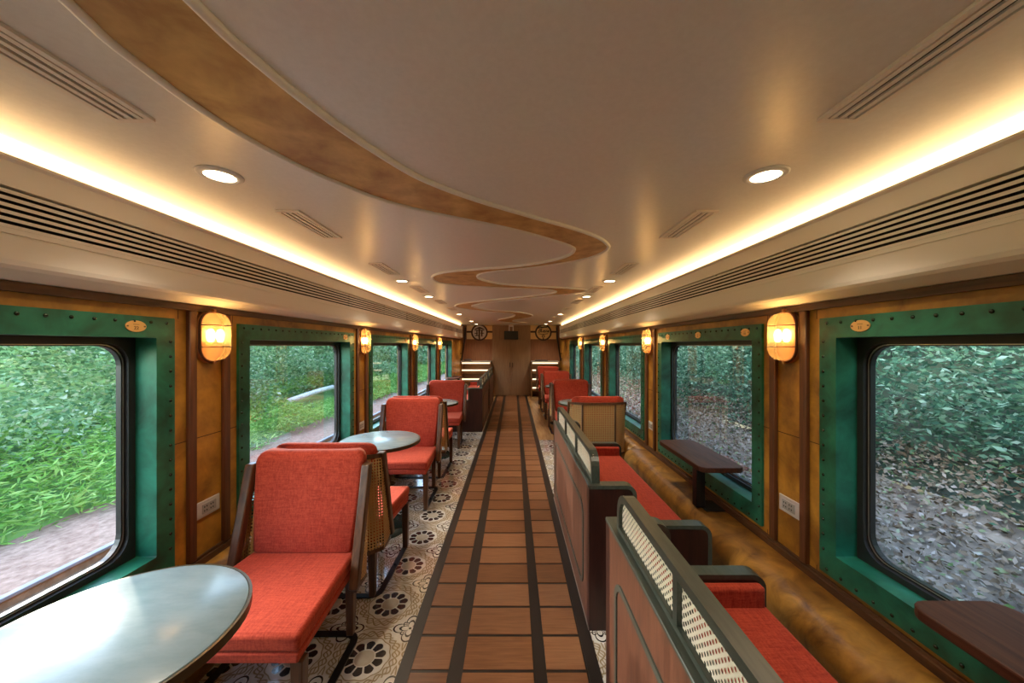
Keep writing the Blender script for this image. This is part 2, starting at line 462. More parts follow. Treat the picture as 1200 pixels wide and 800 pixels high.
for s in (-1, 1):
    b = MB(); X = lambda u: s * u
    OUT = 1.66
    lo, hi = ZI0, ZI1
    b.box(X(HW), X(OUT), Y0, Y1, -.1, lo, 'gold'); b.box(X(HW), X(OUT), Y0, Y1, hi, 2.32, 'gold')
    edges = [Y0] + [v for c in WP for v in (c - WIH, c + WIH)] + [Y1]
    for i in range(0, len(edges), 2): b.box(X(HW), X(OUT), edges[i], edges[i + 1], lo, hi, 'gold')
    for c in WP[:-1]:
        e0, e1 = c + WH, c + 1.88 - WH
        b.box(X(HW - .001), X(HW), e0, e1, 1.083, 1.087, 'seam')
        for yy in (e0 + .03, e1 - .03):
            b.box(X(HW - .001), X(HW), yy - .0015, yy + .0015, Z1, 1.72, 'seam'); b.box(X(HW - .001), X(HW), yy - .0015, yy + .0015, .45, Z0, 'seam')
    struct(b.build('wall_' + SIDE[s]), 'golden brown patinated panel wall on the %s of the carriage' % SIDE[s], 'wall')
    # cornice beam under the valance and base rail above the ledge
    b = MB(); b.box(X(HW - .022), X(HW), Y0, Y1 - .4, 1.722, 1.752, 'beam')
    trim(b, 'dark wooden cornice rail along the top of the %s wall' % SIDE[s], 'cornice')
    b = MB(); b.box(X(HW - .022), X(HW), Y0, Y1 - .4, .44, .472, 'beam'); b.box(X(HW - .012), X(HW), Y0, Y1 - .4, .472, .484, 'beam')
    trim(b, 'dark wooden rail above the leather ledge on the %s wall' % SIDE[s], 'rail')
    for i, c in enumerate(WP[:-1]):
        for k, yy in enumerate((c + .835, c + 1.045)):
            b = MB(); b.box(X(HW - .022), X(HW), yy - .022, yy + .022, .484, 1.722, 'batten', .004, 1)
            trim(b, '%s dark batten of the %s pair on the %s wall' % (('nearer', 'farther')[k], ORD[i], SIDE[s]) if i else '%s dark batten beside the nearest %s wall lamp' % (('nearer', 'farther')[k], SIDE[s]), 'batten')
    # ledge
    def ledge(fr, y0, y1, lab):
        b = MB(); r = min(.10, HW - fr - .01); pr = [(X(HW), 0), (X(HW), .44), (X(fr + r), .44)]
        for i in range(1, 7):
            a = PI / 2 * i / 6; pr.append((X(fr + r - r * math.sin(a)), .44 - r + r * math.cos(a)))
        pr += [(X(fr), .0)]
        b.prism(pr, 'y', y0, y1, 'leather', smooth=True)
        return trim(b, lab, 'ledge')
    if s > 0:
        ledge(1.265, Y0, 3.86, 'wide brown leather ledge along the right wall behind the benches')
        ledge(1.375, 3.861, Y1 - .6, 'narrow brown leather ledge along the right wall behind the chairs')
    else:
        ledge(1.375, Y0, 6.3, 'narrow brown leather ledge along the left wall behind the chairs')
        ledge(1.265, 6.301, Y1 - .6, 'wide brown leather ledge along the left wall behind the far benches')

# rear closing wall behind the camera
b = MB(); b.box(-1.66, 1.66, Y0 - .1, Y0, -.1, 2.32, 'gold'); struct(b.build('wall_rear'), 'golden brown rear end wall of the carriage', 'wall')

# ------------------------------------------------------------------ ceiling and valances
CZ = 2.19
b = MB()
b.box(-1.66, 1.66, Y0, Y1 + .05, CZ, 2.36, 'ceiling')
struct(b.build('ceiling'), 'flat satin beige ceiling of the carriage', 'ceiling')

VE = Y1 - .72                 # far end of the valances
for s in (-1, 1):
    b = MB(); X = lambda u: s * u
    F0, F1 = 1.42, 1.425       # cabin face of the valance
    pr = [(1.405, 2.112), (1.405, 2.104), (F0, 2.098), (F0, 2.023), (F0 + .03, 2.023), (F0 + .03, 1.900), (F0, 1.900), (F0, 1.884), (F0 + .004, 1.884), (F0 + .004, 1.878), (F0, 1.878),
          (F0, 1.808), (1.424, 1.793), (1.435, 1.782), (1.452, 1.776), (1.50, 1.756), (1.53, 1.756), (1.53, 2.112)]
    b.prism([(X(u), z) for u, z in pr], 'y', Y0, VE, 'valance')
    for f in b.bm.faces:      # back of the grille recess
        c = f.calc_center_median()
        if abs(abs(c.x) - F0 - .03) < .002 and abs(f.normal.y) < .5: f.material_index = b.mi('slot')
    trim(b, 'cream valance with cove above the %s windows' % SIDE[s], 'valance')
    b = MB()
    for i in range(6):
        z = 2.013 - .0205 * i
        b.prism([(X(u), zz) for u, zz in [(F0 - .001, z), (F0 - .001, z - .0105), (F0 + .016, z - .006), (F0 + .016, z + .003)]], 'y', Y0, VE - .01, 'valance')
    yy = Y0 + .5
    while yy < VE - .1:
        b.box(X(F0 + .014), X(F0 + .029), yy, yy + .01, 1.901, 2.022, 'slot'); yy += .9
    tag(b.build('air_grille'), 'long slatted air grille in the %s valance' % SIDE[s], 'grille', 'valance air grilles')
    b = MB(); b.box(X(1.470), X(1.50), Y0 + .05, VE - .02, 2.1125, 2.186, 'led')
    tag(b.build('cove_light'), 'glowing warm cove light strip along the %s edge of the ceiling' % SIDE[s], 'light', 'cove lights')

# river inlay on the ceiling: edges traced where they lie on the ceiling plane
def cp(x, y):
    Y = .64 * 420 / (405 - y); return (.0775 + (x - 602) / 420 * Y, Y)
L = [(82, 0), (126, 42), (175, 80.5), (224, 117), (273, 149), (322, 177), (364, 198), (400, 213.5), (445, 231), (490, 243.5), (535, 253), (580, 262), (616, 270.5), (646, 279), (667, 286),
     (673, 291), (667, 297.5), (649, 303.5), (622, 308.6), (592, 312.0), (562, 314.2), (529, 316.8), (511, 320.5), (506.5, 324.8), (514, 329.6), (535, 332.8), (568, 335), (604, 336.6), (637, 337.8), (650, 339.6),
     (650, 342), (634, 344.8), (604, 348), (568, 351.6), (541, 355), (533.5, 358), (544, 361), (568, 364), (592, 366), (603, 368), (600, 371), (585, 374), (586, 376), (605, 378)]
R = [(227.5, 0), (266, 38.5), (308, 75), (350, 110), (400, 148), (440, 175), (481, 200.5), (514, 216), (550, 229.5), (586, 241), (628, 253.5), (670, 265.5), (697, 275), (710, 283),
     (712, 290.5), (694, 299.5), (670, 305), (640, 309.8), (610, 313.6), (580, 316.6), (563.5, 319.4), (559.6, 323), (565, 327), (586, 331.3), (616, 333.9), (655, 336.0), (683, 338), (686.5, 340),
     (670, 343), (640, 346.2), (610, 349.3), (580, 352.2), (559, 355.6), (553, 358), (562, 361), (580, 363.2), (605, 365), (622, 368), (622, 371), (604, 374), (602, 376), (618, 378)]
def cat(P, n=5):
    P = [Vector(p) for p in P]; out = []
    for i in range(len(P) - 1):
        p0, p1, p2, p3 = P[max(0, i - 1)], P[i], P[i + 1], P[min(len(P) - 1, i + 2)]
        for k in range(n):
            t = k / n
            out.append(.5 * ((2 * p1) + (p2 - p0) * t + (2 * p0 - 5 * p1 + 4 * p2 - p3) * t * t + (3 * p1 - p0 - 3 * p2 + p3) * t ** 3))
    return [tuple(v) for v in out + [P[-1]]]
def ext(P):
    a, c = Vector(P[0]), Vector(P[1]); d = (a - c).normalized(); return [tuple(a + d * .75), tuple(a + d * .35)] + P
Lw = cat(ext([cp(*p) for p in L])); Rw = cat(ext([cp(*p) for p in R]))
inlay = empty('ceiling_inlay', (0, 2, CZ)); tag(inlay, 'winding brown river-shaped inlay meandering down the beige ceiling', 'ceiling inlay')
b = MB(); poly = Lw + Rw[::-1]
b.prism([(x, y - 2) for x, y in poly], 'z', -.006, -.0005, 'river')
bmesh.ops.triangulate(b.bm, faces=[f for f in b.bm.faces if len(f.verts) > 4])
b.build('panel', inlay)
for P in (Lw, Rw):
    b = MB(); b.tube([(x, y - 2, -.005) for x, y in P], .012, 'ceiling', 8)
    b.build('border', inlay)

# downlights and ceiling vents
def make_downlight():
    t = empty('downlight')
    b = MB(); b.lathe([(.050, -.001), (.074, -.001), (.074, -.004), (.068, -.009), (.050, -.009)], 'white', 32, caps=False); b.build('ring', t)
    b = MB(); b.lathe([(.001, -.0015), (.051, -.0015), (.049, -.006), (.001, -.007)], 'lens', 32); b.build('lens', t)
    light('SPOT', 'downlight_lamp', t, (0, 0, -.03), 36, (1, .84, .64), .045, spot=(1.95, 1.0))
    return t
proto = make_downlight(); used = [False]
DY = [1.34, 3.52, 4.63, 7.24, 9.3, 10.5]  # last pair is added, not seen, to brighten the far end
for s in (-1, 1):
    for i, yy in enumerate([-1.2] + DY):
        o = place(proto, used, (s * 1.02, yy, CZ))
        lab = ('%s round downlight in the %s row on the ceiling' % (ORD[i - 1], SIDE[s])) if i else 'round downlight behind the camera in the %s ceiling row' % SIDE[s]
        tag(o, lab, 'downlight', 'ceiling downlights')
def make_vent():
    t = empty('ceiling_vent')
    b = MB(); b.ring(rrect(-.056, .056, -.215, .215, .003, 1), rrect(-.040, .040, -.198, .198, .003, 1), 'z', -.009, -.0005, 'valance'); b.build('frame', t)
    b = MB(); b.box(-.040, .040, -.198, .198, -.002, -.0005, 'slot'); b.build('backing', t)
    for k in range(3):
        b = MB(); b.box(-.026 + .026 * k - .007, -.026 + .026 * k + .007, -.198, .198, -.008, -.002, 'valance'); b.build('slat', t)
    return t
proto = make_vent(); used = [False]
for s in (-1, 1):
    for i, yy in enumerate([.80, 1.90, 2.98, 4.08, 5.2, 6.2, 8.2]):
        o = place(proto, used, (s * .99, yy, CZ))
        tag(o, '%s long slotted air vent in the %s row on the ceiling' % (ORD[i], SIDE[s]), 'vent', 'ceiling vents')

# ------------------------------------------------------------------ windows (built for the left wall, local x = 0 at wall face, +x into the car)
bm = bmesh.new(); bmesh.ops.create_uvsphere(bm, u_segments=8, v_segments=6, radius=.007)
riv_me = bpy.data.meshes.new('rivet'); bm.to_mesh(riv_me); bm.free(); riv_me.materials.append(M['rivet'])
for p in riv_me.polygons: p.use_smooth = True
ys = [-WH + .04 + i * (2 * WH - .08) / 20 for i in range(21)]
zs = [Z0 + .04 + i * (Z1 - Z0 - .08) / 16 for i in range(17)]
RIV = [(yy, Z1 - .024) for yy in ys] + [(yy, Z0 + .024) for yy in ys] + [(sg * (WH - .022), z) for sg in (-1, 1) for z in zs[1:-1]]
nw = [0]
def make_window(s, i, c):
    nw[0] += 1
    t = empty('window_%d' % nw[0], (s * HW, c, 0), 0 if s < 0 else PI)
    struct(t, ('%s green riveted window on the %s wall, counted from the camera' % (ORD[i], SIDE[s])) if i >= 0 else 'green window behind the camera on the %s wall' % SIDE[s], 'window')
    b = MB(); cz = 0
    O = rrect(-WH, WH, Z0, Z1, .004, 2); I = rrect(-WIH, WIH, ZI0, ZI1, .004, 2)
    b.ring(O, I, 'x', .0, .014, 'green')
    I2 = rrect(-WIH - .006, WIH + .006, ZI0 - .006, ZI1 + .006, .004, 2)
    b.ring(rrect(-WIH, WIH, ZI0, ZI1, .004, 2), rrect(-WIH + .006, WIH - .006, ZI0 + .006, ZI1 - .006, .004, 2), 'x', -.115, .014, 'green')
    if i > 1:
        for yy, z in RIV: b.box(.014, .019, yy - .005, yy + .005, z - .005, z + .005, 'rivet')
    fr = b.build('window_frame', t)
    if -1 < i <= 1:
        for yy, z in RIV:
            r = bpy.data.objects.new('rivet', riv_me); COL.objects.link(r); r.parent = fr; r.location = (.0145, yy, z); r.scale = (.7, 1, 1)
    b = MB(); q = .006
    b.ring(rrect(-WIH + q, WIH - q, ZI0 + q, ZI1 - q, .004), rrect(-WIH + .034, WIH - .034, ZI0 + .032, ZI1 - .030, .085), 'x', -.112, -.080, 'rubber')
    b.ring(rrect(-WIH + .034, WIH - .034, ZI0 + .032, ZI1 - .030, .085), rrect(-WIH + .050, WIH - .050, ZI0 + .047, ZI1 - .043, .085), 'x', -.118, -.096, 'rubber')
    b.ring(rrect(-WIH + .040, WIH - .040, ZI0 + .038, ZI1 - .036, .085), rrect(-WIH + .044, WIH - .044, ZI0 + .042, ZI1 - .039, .085), 'x', -.096, -.0945, 'metal')
    b.build('gasket', t)
    b = MB(); b.prism(rrect(-WIH + .048, WIH - .048, ZI0 + .045, ZI1 - .041, .085), 'x', -.114, -.110, 'pane'); b.build('pane', t)
    return t
for s in (-1, 1):
    for i, c in enumerate(WP): make_window(s, i - 1, c)

# numbered brass plates on the window frames
def make_plate(digits):
    t = empty('number_plate')
    N = 24; ov = [(.042 * math.cos(2 * PI * k / N), .024 * math.sin(2 * PI * k / N)) for k in range(N)]
    b = MB(); b.prism(ov, 'x', 0, .004, 'brass', bev=.001)
    for yy in (-.034, .034): b.box(.004, .006, yy - .003, yy + .003, -.003, .003, 'brassdark')
    b.build('plate', t)
    b = MB(); b.box(.004, .0045, -.012, .012, .0065, .0085, 'brassdark'); b.build('engraving', t)
    cu = bpy.data.curves.new('number', 'FONT'); cu.body = digits; cu.size = .020; cu.align_x = 'CENTER'; cu.extrude = .0006
    tmp = bpy.data.objects.new('number_tmp', cu); COL.objects.link(tmp)
    bpy.context.view_layer.update()
    me = bpy.data.meshes.new_from_object(tmp.evaluated_get(bpy.context.evaluated_depsgraph_get()))
    bpy.data.objects.remove(tmp)
    me.materials.clear(); me.materials.append(M['brassdark'])
    o = bpy.data.objects.new('number', me); COL.objects.link(o); o.parent = t
    o.rotation_euler = (PI / 2, 0, PI / 2); o.location = (.0046, 0, -.014)
    return t
pl, pr_ = make_plate('22'), make_plate('11'); ul, ur = [False], [False]
for s, yy, lab in [(-1, 1.50, 'oval brass number plate on the nearest left window frame'), (-1, 3.37, 'oval brass number plate at the far end of the second left window frame'),
                   (-1, 5.27, 'oval brass number plate on the third left window frame'), (-1, 7.15, 'oval brass number plate on the fourth left window frame'),
                   (1, 1.475, 'oval brass number plate on the nearest right window frame'), (1, 2.21, 'oval brass number plate at the near end of the second right window frame'),
                   (1, 2.775, 'oval brass number plate at the middle of the second right window frame'), (1, 3.32, 'oval brass number plate at the far end of the second right window frame')]:
    o = place(pl if s < 0 else pr_, ul if s < 0 else ur, (s * (HW - .014), yy, 1.632), 0 if s < 0 else PI)
    tag(o, lab, 'number plate', 'brass window number plates')

# ------------------------------------------------------------------ wall lamps and outlets
def make_lamp():
    t = empty('wall_lamp')
    b = MB(); b.prism(stadium(.165, .275), 'x', 0, .018, 'copper', bev=.004); b.build('back_plate', t)
    # ribbed glass body with domed front
    b = MB(); rings = [(.018, .138, .250), (.054, .136, .248), (.072, .126, .238), (.083, .104, .216), (.087, .064, .180)]
    loops = [[(x, p[0], p[1]) for p in stadium(w, h)] for x, w, h in rings]; n = len(loops[0])
    vs = [v for l in loops for v in l]
    fs = [(i * n + k, i * n + (k + 1) % n, (i + 1) * n + (k + 1) % n, (i + 1) * n + k) for i in range(len(loops) - 1) for k in range(n)] + [tuple(range((len(loops) - 1) * n, len(loops) * n))]
    bv, f = b._new(vs, fs, 'lampglass', True); bmesh.ops.recalc_face_normals(b.bm, faces=f)
    b.build('glass_dome', t)
    b = MB()
    b.tube([(.026, p[0], p[1]) for p in stadium(.150, .262)], .0068, 'lampring', 8, True)
    for z in (.058, -.052): b.tube([(.012, -.074, z), (.060, -.072, z), (.084, -.058, z), (.0905, 0, z), (.084, .058, z), (.060, .072, z), (.012, .074, z)], .0026, 'lampring', 6)
    for sg in (-1, 1): b.box(.012, .040, -.007, .007, sg * .128, sg * .142, 'copper')
    b.build('cage', t)
    for yy in (-.03, .03):  # second glow stands in for the reflection of the first
        b = MB(); b.lathe([(.003, -.034), (.013, -.030), (.018, -.010), (.018, .012), (.012, .030), (.003, .036)], 'bulb_and_reflection', 16)
        for v in b.bm.verts: v.co += Vector((.042, yy, .005))
        b.build('bulb_and_reflection', t)
    light('POINT', 'lamp_glow', t, (.050, 0, .01), 3.6, (1, .66, .30), .03)
    return t
proto = make_lamp(); used = [False]
def make_outlet():
    t = empty('power_outlet')
    b = MB(); b.box(0, .008, -.069, .069, -.042, .042, 'plate', .003); b.build('cover_plate', t)
    b = MB(); b.box(.008, .011, -.042, .042, -.024, .024, 'outletgrey')
    for yy in (-.030, .008):
        for dy, dz in ((0, .010), (0, -.010), (.014, .010), (.014, -.010)): b.box(.011, .0115, yy + dy - .003, yy + dy + .003, dz - .004, dz + .004, 'black')
    b.build('socket', t)
    return t
proto_o = make_outlet(); used_o = [False]
for s in (-1, 1):
    for i, c in enumerate(WP[:-1]):
        yy = c + .94
        if i < 1: continue
        o = place(proto, used, (s * HW, yy, 1.597), 0 if s < 0 else PI)
        tag(o, '%s glowing caged oval lamp on the %s wall' % (ORD[i - 1], SIDE[s]), 'wall lamp', 'caged wall lamps')
        if i < 3:
            o = place(proto_o, used_o, (s * HW, yy, .713), 0 if s < 0 else PI)
            tag(o, 'metal power outlet under the %s lamp of the %s wall' % (ORD[i - 1], SIDE[s]), 'outlet', 'wall outlets')

# ------------------------------------------------------------------ chairs (local: faces -y, centre at origin)
def make_chair():
    t = empty('dining_chair')
    # seat
    b = MB(); b.hexa([(-.305, -.345, .388), (.305, -.345, .388), (.272, .24, .388), (-.272, .24, .388)],
                     [(-.312, -.352, .462), (.312, -.352, .462), (.272, .24, .455), (-.272, .24, .455)], 'red', .018, 3); b.build('seat_cushion', t)
    b = MB(); b.hexa([(-.300, -.340, .345), (.300, -.340, .345), (.268, .25, .345), (-.268, .25, .345)],
                     [(-.306, -.346, .388), (.306, -.346, .388), (.27, .25, .388), (-.27, .25, .388)], 'red', .008, 2); b.build('seat_base', t)
    # back cushion
    def cs(z, i):
        k = (z - .452) / .518; w = .264 + .036 * k - i; yf = .188 + .074 * k + i * .5; yb = .335 + .015 * k - i * .5; c = .022
        q = [(w - c, yf), (w - .007, yf + .007), (w, yf + c), (w, yf + .055), (.17 - i * .4, yb)]
        return [(x, y, z) for x, y in q] + [(-x, y, z) for x, y in q[::-1]]
    b = MB(); b.loft([cs(*v) for v in ((.452, .025), (.458, .010), (.470, 0), (.70, -.004), (.915, 0), (.938, .006), (.955, .018), (.966, .036), (.970, .055))], 'red'); b.build('back_cushion', t)
    P1 = lambda z, s: Vector((s * .322, .110 + .165 * (z - .31) / .595, z))
    P2 = lambda z, s: Vector((s * (.322 - .008 * (z - .31)), .240 + .050 * (z - .31) / .595, z))
    P3 = lambda z, s: Vector((s * .185, .355 + .01 * (z - .31), z))
    zb, zt = .315, .885
    for s in (-1, 1):
        b = MB(); h = zt - zb
        f1 = [P1(zb + .03, s), P2(zb, s), P2(zt, s), P1(zt, s)]; w = .13
        b.uvquad(f1, [(0, .03), (w, 0), (w, h), (w - .02, h)], 'cane')
        f2 = [P2(zb, s), P3(zb, s), P3(zt, s), P2(zt, s)]; w2 = .18
        b.uvquad(f2, [(w, 0), (w + w2, 0), (w + w2, h), (w, h)], 'cane')
        b.build('cane_wing', t)
    b = MB(); b.uvquad([P3(zb, 1), P3(zb, -1), P3(zt, -1), P3(zt, 1)], [(0, 0), (.37, 0), (.37, h), (0, h)], 'cane'); b.build('cane_back', t)
    b = MB()
    # top rail and bottom rail following the shell, posts
    def rail(z, hh, th, m):
        ln = [P1(z, -1), P2(z, -1), P3(z, -1), P3(z, 1), P2(z, 1), P1(z, 1)]
        b.band([(v.x, v.y + .008) for v in ln], th, 'z', z - hh / 2, z + hh / 2, m)
    rail(.893, .026, .034, 'walnut'); b.build('top_rail', t)
    b = MB(); rail(.312, .022, .022, 'walnut')
    for s in (-1, 1):
        a, c = P3(.315, s), P3(.885, s); w = .010
        b.hexa([(a.x - w, a.y - .006, a.z), (a.x + w, a.y - .006, a.z), (a.x + w, a.y + .012, a.z), (a.x - w, a.y + .012, a.z)],
               [(c.x - w, c.y - .006, c.z), (c.x + w, c.y - .006, c.z), (c.x + w, c.y + .012, c.z), (c.x - w, c.y + .012, c.z)], 'walnut', .003, 1)
    b.build('back_frame', t)
    for s in (-1, 1):
        b = MB(); a, c = P1(.33, s), P1(.907, s); x0, x1 = (-.030, .016) if s > 0 else (-.016, .030)
        b.hexa([(a.x + x0, a.y - .030, a.z), (a.x + x1, a.y - .030, a.z), (a.x + x1, a.y + .014, a.z), (a.x + x0, a.y + .014, a.z)],
               [(c.x + x0, c.y - .034, c.z), (c.x + x1, c.y - .034, c.z), (c.x + x1, c.y + .018, c.z), (c.x + x0, c.y + .018, c.z)], 'walnut', .007, 2); b.build('post', t)
    for s in (-1, 1):
        for yy, xx in ((-.308, .288), (.225, .245)):
            b = MB(); r1, r0 = .024, .018
            q = lambda r, z, dx=0, dy=0: [(s * (xx + dx) - r, yy + dy - r, z), (s * (xx + dx) + r, yy + dy - r, z), (s * (xx + dx) + r, yy + dy + r, z), (s * (xx + dx) - r, yy + dy + r, z)]
            b.hexa(q(r0, .0085), q(r1, .345), 'walnut', .004, 2); b.build('leg', t)
    # flat black floor bar bolted down under the legs
    ln = [(-.300, -.33), (-.300, .17)] + [(-.300 + .075 - .075 * math.cos(a), .17 + .075 * math.sin(a)) for a in (PI / 8, PI / 4, 3 * PI / 8, PI / 2)]
    ln += [(-x, y) for x, y in ln[::-1]]
    b = MB(); b.band([(x * 1.0, y) for x, y in ln], .036, 'z', .0006, .0085, 'black'); fb = b.build('floor_bar', t)
    for s in (-1, 1):
        b = MB(); b.lathe([(.009, .0085), (.009, .017), (.005, .021)], 'black', 8, (s * .282, -.08)); b.build('bolt', fb)
    return t
proto = make_chair(); used = [False]
G = 'red dining chairs with cane backs'
CH = [(-1.04, 1.696, 0, 'red chair nearest the camera, facing it from the left behind the big grey table'),
      (-1.04, 2.442, PI, 'red chair back to back behind the nearest left chair, facing away'),
      (-1.04, 3.690, 0, 'red chair facing the camera across the second left round table'),
      (-1.04, 4.436, PI, 'red chair facing away behind the second forward-facing left chair'),
      (-1.04, 5.730, 0, 'red chair facing the camera just before the far left benches'),
      (1.04, 4.410, PI, 'red chair facing away right after the right benches, cane back towards the camera'),
      (1.04, 5.770, 0, 'red chair facing the camera across the first round table on the right'),
      (1.04, 6.516, PI, 'red chair facing away behind the first forward-facing right chair'),
      (1.04, 7.850, 0, 'red chair facing the camera across the second round table on the right'),
      (1.04, 8.596, PI, 'red chair facing away behind the second forward-facing right chair'),
      (1.04, 9.80, 0, 'red chair farthest on the right, in front of the bar')]
for x, y, r, lab in CH: tag(place(proto, used, (x, y, 0), r), lab, 'chair', G)

# ------------------------------------------------------------------ round tables
def make_table():
    t = empty('round_table')
    b = MB(); b.lathe([(.01, .722), (.318, .722), (.322, .728), (.322, .748), (.318, .7505), (.01, .7505)], 'tablegrey', 64); b.build('tabletop', t)
    b = MB(); N = 64
    A = [(.330 * math.cos(2 * PI * k / N), .330 * math.sin(2 * PI * k / N)) for k in range(N)]; Bq = [(p[0] * .977, p[1] * .977) for p in A]
    b.ring(A, Bq, 'z', .7215, .7485, 'rim'); b.build('rim', t)
    b = MB(); b.lathe([(.031, .012), (.031, .70), (.06, .71), (.12, .721)], 'column', 24); b.build('column', t)
    b = MB(); b.lathe([(.235, .0006), (.240, .004), (.236, .010), (.12, .018), (.035, .026)], 'tbase', 40); b.build('base', t)
    return t
proto = make_table(); used = [False]
for x, y, lab in [(-1.052, .99, 'big grey round table nearest the camera in the left corner'), (-1.06, 3.06, 'round grey table between facing red chairs in the middle left'),
                  (-1.04, 5.08, 'farthest round grey table on the left'), (1.04, 5.09, 'round grey table on the right behind the cane-backed chair'),
                  (1.04, 7.17, 'farthest round grey table on the right')]:
    tag(place(proto, used, (x, y, 0)), lab, 'table', 'round grey tables')

# ------------------------------------------------------------------ benches (built for the right: aisle face at x = 0 local, +x to the wall, centred in y)
def make_bench():
    t = empty('bench'); Lh = .85
    b = MB(); b.box(0, .085, -Lh + .06, Lh - .06, 0, .776, 'mahogany'); b.build('partition', t)
    out = [(0, 0), (0, .787)]
    r = .055
    out += [(.26 - r + r * math.sin(a), .787 - r + r * math.cos(a)) for a in [PI / 2 * i / 6 for i in range(7)]]
    out += [(.26, .57)]; r = .06
    out += [(.668 - r + r * math.sin(a), .57 - r + r * math.cos(a)) for a in [PI / 2 * i / 6 for i in range(7)]]
    out += [(.668, .0)]
    for s in (-1, 1):
        y0, y1 = (-Lh, -Lh + .06) if s < 0 else (Lh - .06, Lh)
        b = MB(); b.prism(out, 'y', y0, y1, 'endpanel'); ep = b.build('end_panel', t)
        b = MB(); b.band(out[1:10], .020, 'y', y0 - .003, y1 + .003, 'greenblack')
        b.band(out[9:], .020, 'y', y0 - .003, y1 + .003, 'greenblack')
        for v in b.bm.verts: v.co.z += .003
        b.build('edge_trim', ep)
        b = MB(); yy = (y1, y1 + .045) if s < 0 else (y0 - .045, y0)
        b.box(.12, .640, yy[0], yy[1], .44, .545, 'red', .016, 3); b.build('arm_pad', t)
    b = MB(); b.box(-.004, .066, -Lh + .003, Lh - .003, .776, .791, 'greenblack', .003, 1); b.build('ledge_trim', t)
    b = MB(); b.box(-.003, .0, -Lh + .002, Lh - .002, .0, .012, 'metal'); b.build('kick_strip', t)
    b = MB()
    b.ring(rrect(-.70, .70, .13, .63, .085), rrect(-.678, .678, .152, .608, .068), 'x', -.006, .001, 'greenblack')
    b.build('groove_moulding', t)
    # cane rail
    b = MB(); r = .10; z0, z1 = .791, .960; y0, y1 = -Lh + .025, Lh - .10
    ln = [(y0, z0)] + [(y0 + r - r * math.cos(a), z1 - r + r * math.sin(a)) for a in [PI / 2 * i / 6 for i in range(7)]]
    ln += [(y0 + y1 - yy, z) for yy, z in ln[::-1]]
    b.band(ln, .028, 'x', .020, .064, 'greenblack')
    b.box(.020, .064, y0 + .028, y1 - .028, z0, z0 + .018, 'greenblack')
    seg = (y1 - y0 - .056) / 3
    for k in (1, 2): b.box(.020, .064, y0 + .028 + seg * k - .013, y0 + .028 + seg * k + .013, z0 + .018, z1 - .028, 'greenblack')
    rl = b.build('back_rail', t); rl['label'] = 'dark green black rail framing cane panels'
    for k in range(3):
        ya, yb = y0 + .028 + seg * k + .0, y0 + .028 + seg * (k + 1); za, zb = z0 + .01, z1 - .02
        b = MB(); b.uvquad([(.034, yb, za), (.034, ya, za), (.034, ya, zb), (.034, yb, zb)], [(0, 0), (yb - ya, 0), (yb - ya, zb - za), (0, zb - za)], 'canelight', .005); b.build('cane_panel', rl)
    b = MB(); b.box(.085, .125, -Lh + .07, Lh - .07, .44, .772, 'red', .014, 3); b.build('back_pad', t)
    b = MB(); b.box(.115, .652, -Lh + .064, Lh - .064, .345, .462, 'red', .020, 3); b.build('seat_cushion', t)
    b = MB(); b.box(.085, .60, -Lh + .06, Lh - .06, .0, .345, 'mahogany'); b.build('seat_base', t)
    return t
proto = make_bench(); used = [False]
for s, y, lab in [(1, .742, 'wooden bench with cane rail and red seat nearest the camera on the right'), (1, 2.80, 'second wooden bench with red seat on the right, beside the window table'),
                  (-1, 7.30, 'wooden bench behind the left chairs, nearer of the two far left benches'), (-1, 9.15, 'wooden bench farthest on the left, next to the bar')]:
    tag(place(proto, used, (s * .4875, y, 0), 0 if s > 0 else PI), lab, 'bench', 'wooden benches facing the windows')

# ------------------------------------------------------------------ window tables on the ledge
def make_wtable():
    t = empty('window_table')     # local x = 0 is the wall face, -x into the car, centred in y
    P = []
    def rc(cx, cy, r, a0):
        return [(cx + r * math.cos(a0 + PI / 2 * i / 5), cy + r * math.sin(a0 + PI / 2 * i / 5)) for i in range(6)]
    x0, x1, y0, y1 = -.225, .070, -.355, .355; r = .055
    P = rc(x1 - r, y1 - r, r, 0) + rc(x0 + r, y1 - r, r, PI / 2) + rc(x0 + r, y0 + r, r, PI) + rc(x1 - r, y0 + r, r, 1.5 * PI)
    b = MB(); b.prism(P, 'z', .722, .757, 'tabledark', bev=.006); b.build('tabletop', t)
    b = MB(); b.box(-.195, -.135, -.235, -.175, .446, .722, 'black', .004); b.build('post', t)
    b = MB(); b.box(-.155, -.025, -.285, -.12, .4405, .447, 'black', .002, 1); b.build('base_plate', t)
    return t
proto = make_wtable(); used = [False]
for s, y, lab in [(1, .765, 'dark wooden window table cut off at the right edge'), (1, 2.68, 'dark wooden window table beside the second right bench'),
                  (-1, 7.25, 'window table at the nearer far left bench'), (-1, 9.15, 'window table at the farthest left bench')]:
    tag(place(proto, used, (s * (HW), y, 0), 0 if s > 0 else PI), lab, 'table', 'window ledge tables')

